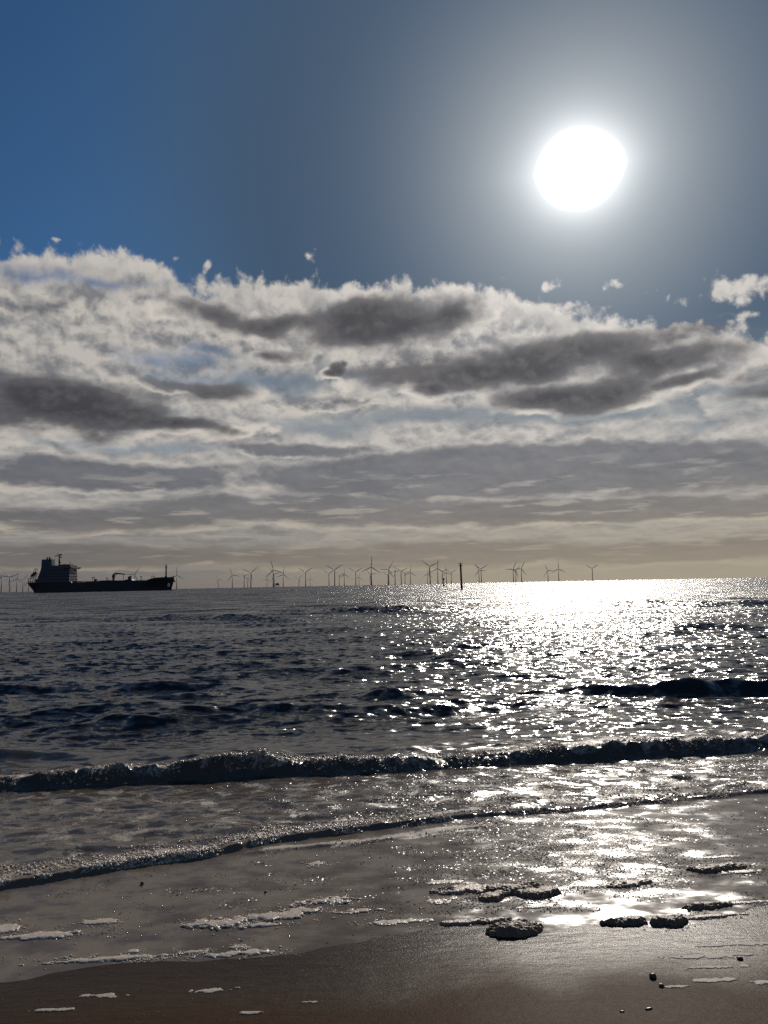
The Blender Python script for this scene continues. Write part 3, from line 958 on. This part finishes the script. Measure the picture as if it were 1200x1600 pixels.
# ------------------------------------------------------------------ wind farm
HUB = 83.5
def make_turbine():
    root = empty('wind_turbine', (0, 0, 0))
    MB().tube((0, 0, 12), (0, 0, HUB - 1.5), 2.5, 1.35, 18).build('tower', M_tower, root, True)
    f = MB(); f.tube((0, 0, -6), (0, 0, 11.9), 2.9, 2.8, 18); f.tube((0, 0, 11.9), (0, 0, 12.4), 4.6, 4.6, 18)
    f.build('foundation', M_tp, root, True)
    nb = MB(); nb.box(-1.9, 1.9, -3.5, 8.5, HUB - 2, HUB + 2, (-1.6, 1.6, -3.2, 7.8)); nb.tube((0, -6.0, HUB), (0, -3.4, HUB), .7, 1.8, 12)
    nb.build('nacelle', M_tower, root)
    # blade: pointing up from the hub, chord tapering, slightly pitched
    bm = MB(); secs = [(1.2, 1.1, 1.1), (6, 1.9, 1.0), (12, 2.2, .7), (25, 1.7, .45), (40, 1.1, .28), (51, .5, .12), (53.5, .15, .05)]
    rings = []
    for z, c, t in secs:
        tw = .5 * (1 - z / 54)
        pr = [(-c * .9, 0), (-c * .5, t * .6), (c * .3, t * .8), (c * 1.1, 0), (c * .3, -t * .8), (-c * .5, -t * .6)]
        rings.append([bm.bm.verts.new((x * math.cos(tw) - y * math.sin(tw), x * math.sin(tw) + y * math.cos(tw), z)) for x, y in pr])
    for A, B in zip(rings, rings[1:]):
        for i in range(6): bm.bm.faces.new([A[i], A[(i + 1) % 6], B[(i + 1) % 6], B[i]])
    bm.bm.faces.new(rings[0][::-1]); bm.bm.faces.new(rings[-1])
    b = bm.build('blade', M_tower, root, True)
    b.location = (0, -4.7, HUB)
    for k in (1, 2):
        c = b.copy(); COL.objects.link(c); c.parent = root
    return root

def pose(root, phase):
    bl = [c for c in root.children if c.name.startswith('blade')]
    for k, c in enumerate(bl):
        c.rotation_euler = (0, math.radians(phase + 120 * k), 0)

def horizon(px): return 925.7 - .0196 * px
# hub x, hub y in the photograph, phase of the first blade (degrees clockwise from up), yaw off the view line, words that single it out
Y_, T_ = 60, 0
TURB = [
 (1.8, 900, 95, 10, 'leftmost wind turbine, cut by the left edge of the picture'),
 (15, 901.5, -50, 10, 'second wind turbine from the left edge, the tallest one left of the ship'),
 (25.8, 905, 6, 20, 'third wind turbine from the left edge, one blade straight up'),
 (35.5, 906, 40, 30, 'fourth wind turbine from the left edge'),
 (44.2, 908, -20, 15, 'faint wind turbine right at the stern of the ship'),
 (210, 897.6, 33, 0, 'wind turbine standing behind the ship, its tower hidden by the deck'),
 (276, 899, 0, 0, 'lone wind turbine just beyond the bow of the ship'),
 (341, 906, 92, 25, 'tiny faint wind turbine alone between the ship and the first cluster'),
 (363, 898.6, -20, 5, 'leftmost wind turbine of the first cluster right of the ship'),
 (381.5, 900, 75, 55, 'narrow edge-on wind turbine beside the tall Y-shaped one of the first cluster'),
 (387, 903.4, 20, 40, 'small faint wind turbine tucked against the tall Y-shaped one of the first cluster'),
 (392, 894.6, 52, 8, 'tall Y-shaped wind turbine at the right end of the first cluster'),
 (417, 905, 10, 20, 'very faint far wind turbine left of the doubled pair'),
 (427, 890.6, -14, 5, 'front wind turbine of the doubled pair, one blade up, beside the substation'),
 (428.6, 896.5, 80, 5, 'lower wind turbine of the doubled pair, hidden behind the front one'),
 (442.5, 897.6, 7, 10, 'wind turbine just right of the substation platform'),
 (467, 903.5, 48, 10, 'small faint wind turbine left of the lone Y-shaped one'),
 (477.6, 893.8, 60, 0, 'clean Y-shaped wind turbine standing between the substation and the middle group'),
 (484.5, 905, 0, 20, 'very faint wind turbine right of the clean Y-shaped one'),
 (514, 896, 60, 5, 'small Y-shaped wind turbine left of the bigger Y-shaped one in the middle group'),
 (523, 890.2, 57, 0, 'big Y-shaped wind turbine of the middle group left of the tallest turbine'),
 (530.2, 899.4, 65, 30, 'lowest wind turbine between the big Y-shaped one and the one with an upright blade'),
 (538, 897.4, 0, 40, 'wind turbine with upright blade right of the big Y-shaped one'),
 (556, 893.6, 60, 5, 'Y-shaped wind turbine immediately left of the tallest turbine'),
 (561, 902, 10, 30, 'faint wind turbine between the Y-shaped one and the tallest turbine'),
 (580.5, 885.9, 4, 0, 'tallest wind turbine on the horizon, one blade straight up'),
 (579.4, 898, 75, 10, 'small wind turbine hidden behind the tower of the tallest one'),
 (607.5, 889.6, 30, 5, 'wind turbine right of the tallest, one blade leaning up right'),
 (606.3, 898, 55, 20, 'small wind turbine hidden behind the one that leans a blade up right'),
 (617.5, 892.3, 88, 60, 'edge-on wind turbine with a short T-shaped head'),
 (627.2, 892.7, 63, 0, 'Y-shaped wind turbine right of the edge-on T-shaped one'),
 (633, 896.4, 62, 30, 'small wind turbine squeezed between the Y-shaped one and one with upright blade'),
 (641.5, 894.5, 5, 10, 'wind turbine with upright blade at the right end of the middle group'),
 (668.3, 897.2, 5, 20, 'small wind turbine just left of the big one near the beacon posts'),
 (672.3, 884.8, 66, 0, 'big Y-shaped wind turbine left of the small marker post'),
 (684.3, 888.4, 3, 5, 'tall wind turbine with upright blade between the big Y-shaped one and the marker post'),
 (691.5, 893.3, 63, 5, 'wind turbine directly behind the small marker post'),
 (697.6, 894.8, -6, 15, 'wind turbine just right of the small marker post'),
 (705.5, 895, 60, 5, 'Y-shaped wind turbine nearest the left of the tall beacon post'),
 (748.8, 891.2, -25, 5, 'rear left wind turbine of the crossed pair right of the tall beacon'),
 (752.3, 888.8, 60, 0, 'front Y-shaped wind turbine of the crossed pair right of the tall beacon'),
 (802.5, 888.8, 25, 5, 'left wind turbine of the trio in front of the glare'),
 (806.3, 891.6, 45, 15, 'smallest middle wind turbine of the trio in front of the glare'),
 (815.3, 888.4, 25, 0, 'right wind turbine of the trio in front of the glare'),
 (856.6, 891.4, -25, 5, 'left wind turbine of the pair right of the trio'),
 (873.3, 888.8, 0, 5, 'right wind turbine of the pair, one blade upright'),
 (926, 888.2, 58, 5, 'rightmost lone wind turbine above the sun glare on the sea'),
]
proto = make_turbine()
for i, (px, py, ph, yaw, lab) in enumerate(TURB):
    if i == 0: t = proto
    else:
        t = proto.copy(); COL.objects.link(t)
        for ch in list(proto.children):
            c = ch.copy(); COL.objects.link(c); c.parent = t
    hp = horizon(px) - py
    dist = HUB * F / hp                                   # forward distance from the hub's height above the horizon
    r = ray(px, horizon(px))
    x, y = r.x / r.y * dist, dist
    t.location = (x, y, 0)
    t.rotation_euler = (0, 0, -math.atan2(x, y) + math.radians(yaw))
    pose(t, ph)
    tag(t, lab, 'wind turbine', 'wind turbines along the horizon')

# offshore substation on its jacket legs
r = ray(433.5, horizon(433.5)); dd = 5200.0
sub = empty('offshore_substation', (r.x / r.y * dd, dd, 0))
tag(sub, 'small box-shaped offshore substation platform at the foot of the doubled turbines', 'platform')
for sx in (-10, 10):
    for sy in (-8, 8):
        MB().tube((sx, sy, -4), (sx * .8, sy * .8, 13), 1.3, 1.0, 8).build('leg', M_gear, sub, True)
MB().box(-16, 16, -10, 10, 13, 17).box(-13, 12, -9, 9, 17.003, 25).box(-6, 6, -7, 7, 25.003, 29).build('topside', simple('platform_paint', (.2, .19, .18), .6), sub)

# ------------------------------------------------------------------ tanker
SD = 900.0
sr = ray(160, horizon(160))
SX = sr.x / sr.y * SD
PX = SD / F * math.sqrt(1 + 0)          # metres per photo pixel at the ship
ship = empty('tanker_ship', (SX, SD, 0))
tag(ship, 'dark silhouetted coastal tanker with tall stern accommodation lying on the horizon', 'ship')
def sx(px): return (px - 160) * PX
def sz(py): return (924.0 - py) * PX
def hull():
    # stations: x px, half breadth at deck, half breadth at waterline, deck height px-y, (stern/bow rake handled by shift)
    st = [(48.2, 8.5, .3, 908, 7.5), (52, 11.5, 3, 908, 4.5), (58, 13, 8, 908, 1), (70, 14, 12.5, 908, 0), (100, 14, 14, 908, 0), (118, 14, 14, 908.2, 0),
          (119.5, 14, 14, 909.6, 0), (160, 14, 14, 909.6, 0), (205, 14, 14, 909.6, 0), (226, 13.8, 13, 909.4, 0), (233, 13.5, 11.5, 908.2, 0), (240, 12.8, 9.5, 905.6, 0), (247, 11.5, 7, 904.2, 0), (256, 8.5, 3.6, 903.6, 0),
          (263, 5, 1.6, 903.6, -.5), (268.5, 1.8, .5, 903.6, -2.5), (271.5, .25, .1, 905.0, -5.0)]
    bm = bmesh.new(); rings = []
    N = 9
    for x, bd, bw, dk, rk in st:
        H = sz(dk); ring = []
        for s in (-1, 1):
            col = []
            for j in range(N):
                f = j / (N - 1)                         # 0 below water, 1 deck
                z = -6 + (H + 6) * f
                fw = min(1, max(0, (z + 1) / max(H, 1)))
                half = (bw + (bd - bw) * fw ** 1.6) * (1 if z > -1 else max(.25, 1 + (z + 1) * .12))
                shift = rk * (1 - fw) ** 1.2 * PX
                col.append((sx(x) + shift, s * half, z))
            ring.append(col)
        path = ring[0][::-1] + ring[1]
        rings.append([bm.verts.new(p) for p in path])
    for A, B in zip(rings, rings[1:]):
        k = len(A)
        for i in range(k):
            bm.faces.new([A[i], A[(i + 1) % k], B[(i + 1) % k], B[i]])
    bm.faces.new(rings[0][::-1]); bm.faces.new(rings[-1])
    m = MB(); m.bm.free(); m.bm = bm
    return m
hl = hull().build('hull', M_hull, ship)
# bulbous bow just breaking the surface
bm = bmesh.new(); bmesh.ops.create_uvsphere(bm, u_segments=16, v_segments=10, radius=1)
bmesh.ops.scale(bm, vec=(6.5, 2.4, 2.2), verts=bm.verts); bmesh.ops.translate(bm, vec=(sx(262), 0, .2), verts=bm.verts)
m = MB(); m.bm.free(); m.bm = bm; m.build('bulbous_bow', M_boot, ship, True)
# bright white patch on the flare of the bow
MB().poly([(sx(263.2), sz(918.6)), (sx(264.9), sz(918.4)), (sx(265.8), sz(916.6)), (sx(265.6), sz(914.2)), (sx(264.6), sz(912.8)), (sx(263.4), sz(913.6)), (sx(262.7), sz(916))], -4.6, 4.6).build('bow_patch', M_white, ship, label='bright white patch low on the bow')
MB().tube((sx(269.2), -1.2, sz(903.6)), (sx(272.4), -.4, sz(903.2)), 1.2, .5, 8).tube((sx(269.6), -1.2, sz(907)), (sx(273.2), -.2, sz(911.5)), 1.4, .6, 8).build('anchor_gear', M_gear, ship)
# bulwark rail and deck structures
ra = MB()
for px in np.arange(121, 232, 2.2):
    ra.tube((sx(px), -13.6, sz(909.6)), (sx(px), -13.6, sz(907.6)), .09, n=4); ra.tube((sx(px), 13.6, sz(909.6)), (sx(px), 13.6, sz(907.6)), .09, n=4)
for zz in (907.6, 908.5):
    for yy in (-13.6, 13.6): ra.tube((sx(120), yy, sz(zz)), (sx(232), yy, sz(zz)), .08, n=4)
ra.build('deck_rail', M_gear, ship)
dkx = MB()
dkx.box(sx(116), sx(121), -10, 10, sz(910), sz(907.2), (sx(116), sx(123), -9, 9))
dkx.poly([(sx(136), sz(910)), (sx(137), sz(908.6)), (sx(155), sz(908.3)), (sx(158), sz(907)), (sx(172), sz(906.6)), (sx(180), sz(907.2)), (sx(196), sz(907.2)), (sx(199), sz(906)), (sx(207), sz(905.8)), (sx(209), sz(908.2)), (sx(231), sz(908.0)), (sx(234), sz(910))], -5, 5)
dkx.build('deck_trunk', M_gear, ship)
pp = MB()
for yy in (-8.5, -7.2, 7.2, 8.5):
    pp.tube((sx(122), yy, sz(908.3)), (sx(232), yy, sz(908.3)), .35, n=6)
for px in np.arange(124, 232, 6.0):
    pp.box(sx(px) - .2, sx(px) + .2, -9, 9, sz(909.7), sz(908.2))
pp.build('cargo_pipes', M_gear, ship)
for px, tp, w in ((145.5, 901.5, 3.2), (167, 902.5, 1.6), (220, 901.4, 1.8), (203.5, 900.4, 2.4)):
    q = MB()
    q.tube((sx(px - .8), 0, sz(909)), (sx(px - .8), 0, sz(tp)), .25, n=6).tube((sx(px + .9), 1, sz(909)), (sx(px + .9), 1, sz(tp)), .25, n=6)
    q.box(sx(px - w / 2), sx(px + w / 2), -1.5, 1.5, sz(tp + 1.2), sz(tp))
    q.build('vent_mast', M_gear, ship)
MB().box(sx(148.2), sx(151), -2, 2, sz(909), sz(904.2)).build('deck_locker', M_gear, ship)
MB().box(sx(200.2), sx(203.8), -2, 2, sz(909), sz(901.6)).build('deck_locker', M_gear, ship)
q = MB()
for px, tp in ((236.6, 900.2), (239.4, 898.2), (240.6, 901)):
    q.tube((sx(px), 0, sz(907)), (sx(px), 0, sz(tp)), .3, .15, 6)
q.box(sx(236.4), sx(241), -.8, .8, sz(903.2), sz(902.6)); q.build('vent_mast', M_gear, ship)
# crane: pedestal, king post, boom, stay, hook line
cr = MB(); cr.tube((sx(177), 0, sz(909)), (sx(177), 0, sz(899)), 1.35, 1.2, 12); cr.box(sx(175), sx(179), -1.6, 1.6, sz(903), sz(898), (sx(175.6), sx(178.8), -1.4, 1.4))
cr.tube((sx(176.2), 0, sz(899)), (sx(180), 0, sz(895.8)), 1.1, .9, 8)
cr.build('crane_post', M_gear, ship)
bo = MB(); bo.tube((sx(179.6), 0, sz(896)), (sx(195.4), 0, sz(897.8)), 1.0, .6, 8); bo.tube((sx(177.5), 0, sz(902)), (sx(182.5), 0, sz(897)), .3, .3, 6)
bo.build('crane_boom', M_gear, ship)
MB().tube((sx(192.6), 0, sz(897.5)), (sx(192.6), 0, sz(907)), .28, n=6).build('crane_hook_line', M_gear, ship)
# foremast
fm = MB(); fm.tube((sx(258.8), 0, sz(904)), (sx(258.8), 0, sz(885.5)), .95, .75, 10); fm.tube((sx(258.8), 0, sz(885.5)), (sx(258.8), 0, sz(882.6)), .35, .2, 6)
fm.box(sx(258), sx(260.4), -1.2, 1.2, sz(889.4), sz(888.4)); fm.box(sx(258), sx(259.8), -1, 1, sz(886), sz(885)); fm.poly([(sx(256.8), sz(904)), (sx(260.8), sz(904)), (sx(259.6), sz(900)), (sx(258), sz(900))], -1, 1)
fm.build('foremast', M_gear, ship)
MB().tube((sx(266.7), 0, sz(904)), (sx(266.7), 0, sz(900)), .22, .12, 6).build('jackstaff', M_gear, ship)
# accommodation block in decks
ac = MB(); zt = sz(884)
ac.box(sx(62), sx(114.3), -12, 12, sz(908.1), sz(903.4)); ac.box(sx(66.5), sx(114.2), -11.6, 11.6, sz(903.4), sz(899), )
ac.box(sx(79), sx(114.1), -11.2, 11.2, sz(899), sz(894.4)); ac.box(sx(80), sx(114), -11, 11, sz(894.4), sz(890)); ac.box(sx(82.5), sx(114), -10.8, 10.8, sz(890), sz(886.4))
ac.build('accommodation', M_super, ship)
for k, z in enumerate((903.4, 899, 894.4, 890)):
    x0 = (60, 65, 78, 81)[k]
    MB().box(sx(x0), sx(115), -13 + k * .3, 13 - k * .3, sz(z) - .12, sz(z) + .16).build('deck_ledge', M_super, ship)
for k, z in enumerate((906, 901.4, 896.8, 892.3)):
    for x in np.arange(84, 112, 4.6):
        MB().box(sx(x), sx(x) + 1.0, -12.04 + (0, .4, .8, 1.0)[k], -11.8 + (0, .4, .8, 1.0)[k], sz(z) - .45, sz(z) + .55).build('porthole', M_glass, ship)
br = MB(); br.box(sx(84), sx(113.5), -10, 10, sz(886.4), sz(882.6), (sx(84.5), sx(114.6), -10, 10)); br.box(sx(106), sx(118.6), -14.5, 14.5, sz(887.2), sz(885.2)); br.box(sx(112), sx(118.3), -14.4, 14.4, sz(885.2), sz(884.9))
br.poly([(sx(114.2), sz(888.6)), (sx(114.2), sz(887.2)), (sx(117.5), sz(887.2))], -14, -13); br.poly([(sx(114.2), sz(888.6)), (sx(114.2), sz(887.2)), (sx(117.5), sz(887.2))], 13, 14)
brd = br.build('bridge', M_super, ship)
MB().box(sx(97), sx(113), -10.12, -9.9, sz(885.2), sz(883.6)).build('bridge_windows', M_glass, brd)
mk = MB(); mk.box(sx(96), sx(111.4), -6, 6, sz(882.6), sz(880.8)); 
for x in np.arange(84, 112, 1.9): mk.tube((sx(x), -9.6, sz(882.6)), (sx(x), -9.6, sz(881)), .08, n=4)
mk.tube((sx(84), -9.6, sz(881)), (sx(112), -9.6, sz(881)), .08, n=4); mk.tube((sx(109), 0, sz(881)), (sx(109), 0, sz(877.4)), .3, .2, 6); mk.box(sx(108.4), sx(109.6), -.6, .6, sz(878.6), sz(877.8))
mk.tube((sx(98), 2, sz(881)), (sx(98), 2, sz(879)), .15, n=4).tube((sx(101.5), -2, sz(881)), (sx(101.5), -2, sz(879.2)), .3, n=6)
mk.build('monkey_deck', M_super, ship)
rm = MB(); rm.tube((sx(92), 0, sz(882.6)), (sx(91.6), 0, sz(865)), 1.0, .6, 8); rm.tube((sx(90.3), 0, sz(864.9)), (sx(90.3), 0, sz(861.2)), .22, .15, 6)
rm.box(sx(86), sx(94), -.5, .5, sz(867.4), sz(866.6)); rm.box(sx(93.4), sx(95.8), -.8, .8, sz(866.4), sz(864.2)); rm.box(sx(92), sx(95.6), -.7, .7, sz(870), sz(868.6)); rm.box(sx(85.4), sx(87), -.5, .5, sz(868.2), sz(867))
rm.box(sx(91), sx(94.6), -.8, .8, sz(878), sz(876.4)); rm.box(sx(89), sx(92), -.4, .4, sz(865.6), sz(865)); rm.box(sx(90), sx(94), -.5, .5, sz(874.4), sz(873.9)); rm.tube((sx(88.2), 0, sz(867)), (sx(88.2), 0, sz(864.8)), .2, n=5)
rm.build('radar_mast', M_gear, ship)
fu = MB(); fu.poly([(sx(60.5), sz(903.4)), (sx(64.6), sz(893)), (sx(66.6), sz(885)), (sx(67), sz(873.2)), (sx(68), sz(872.6)), (sx(82.6), sz(872.4)), (sx(82.8), sz(885)), (sx(83.5), sz(899)), (sx(83.5), sz(903.4))], -4.6, 4.6)
fun = fu.build('funnel', M_funnel, ship)
ex = MB()
for px, tp, yy in ((73.6, 868.8, -1), (75.4, 868.4, 1.5), (77, 870, 0)): ex.tube((sx(px), yy, sz(872.8)), (sx(px + .4), yy, sz(tp)), .8, .75, 10)
ex.tube((sx(70.2), 0, sz(872.8)), (sx(70.2), 0, sz(870.8)), .2, n=5); ex.build('exhaust_pipes', M_gear, fun)
# free-fall lifeboat on its ramp at the stern
lb = MB(); lb.tube((sx(51.6), -6, sz(898.8)), (sx(54), -6, sz(896.6)), .6, 1.7, 12); lb.tube((sx(54), -6, sz(896.6)), (sx(58.6), -6, sz(893.6)), 1.75, 1.75, 12); lb.tube((sx(58.6), -6, sz(893.6)), (sx(60.6), -6, sz(892.2)), 1.75, .8, 12)
lb.build('lifeboat', M_boat, ship, True)
fr = MB()
for yy in (-8.2, -3.8):
    fr.tube((sx(49.8), yy, sz(903)), (sx(62.6), yy, sz(893.8)), .35, n=6); fr.tube((sx(50), yy, sz(908)), (sx(50), yy, sz(902.6)), .35, n=6)
    fr.tube((sx(55), yy, sz(908)), (sx(59), yy, sz(897)), .35, n=6); fr.tube((sx(56.4), yy, sz(893)), (sx(58.6), yy, sz(887)), .3, n=6); fr.tube((sx(58.6), yy, sz(887)), (sx(61), yy, sz(887.2)), .3, n=6); fr.tube((sx(61), yy, sz(887.2)), (sx(59), yy, sz(892)), .3, n=6)
fr.box(sx(58.4), sx(61), -8.2, -3.8, sz(887.4), sz(886.8)); fr.build('lifeboat_ramp', M_gear, ship)
sr_ = MB()
for px in np.arange(49.5, 62, 1.8): sr_.tube((sx(px), -8, sz(908)), (sx(px), -8, sz(905.8)), .09, n=4)
sr_.tube((sx(49.5), -8, sz(905.8)), (sx(62), -8, sz(905.8)), .09, n=4); sr_.tube((sx(49.5), -8, sz(906.9)), (sx(62), -8, sz(906.9)), .08, n=4); sr_.build('stern_rail', M_gear, ship)

# ------------------------------------------------------------------ beacon posts
def place(px, py):
    x, y = gnd(px, py); return x, y
x, y = place(721.5, 921.2)
bc = empty('beacon_post', (x, y, 0))
tag(bc, 'tall black wooden perch with a cross-shaped topmark standing in the sea', 'beacon')
k = y / F
pst = MB(); pst.tube((0, 0, -1), (-.12, 0, 38 * k), 1.6 * k, 1.35 * k, 12); pst.tube((0, 0, -1), (0, 0, 3.0 * k), 2.6 * k, 1.5 * k, 12); pst.build('post', M_rust, bc)
cx = MB()
for s in (-1, 1):
    cx.tube((-.12 - s * 3.2 * k, 0, 36.6 * k), (-.12 + s * 3.2 * k, 0, 41.4 * k), .42 * k, .42 * k, 6)
    cx.tube((-.12, -s * 3.2 * k, 36.6 * k), (-.12, s * 3.2 * k, 41.4 * k), .42 * k, .42 * k, 6)
cx.build('topmark', M_rust, bc)
x, y = gnd(693.5, 915.8); 
mk_ = empty('marker_post', (x, y, 0)); k = y / F
tag(mk_, 'short dark marker post with a barrel-shaped topmark, left of the tall beacon', 'marker')
MB().tube((0, 0, -1), (0, 0, 9 * k), .75 * k, .55 * k, 10).tube((0, 0, -1), (0, 0, 2.2 * k), 1.5 * k, 1.0 * k, 10).build('post', M_rust, mk_)
MB().tube((0, 0, 8.8 * k), (0, 0, 12.6 * k), 1.15 * k, 1.15 * k, 12).build('topmark', M_rust, mk_)
x, y = gnd(950.4, horizon(950.4) + 1.6)
dm_ = empty('channel_buoy', (x, y, 0)); k = y / F
tag(dm_, 'tiny dark buoy on the horizon above the sun glare, rightmost mark at sea', 'buoy')
MB().tube((0, 0, -.5), (0, 0, 1.0 * k), .9 * k, .8 * k, 10).build('float', M_rust, dm_)
MB().tube((0, 0, 1.0 * k), (0, 0, 4.2 * k), .35 * k, .2 * k, 8).build('mast', M_rust, dm_)
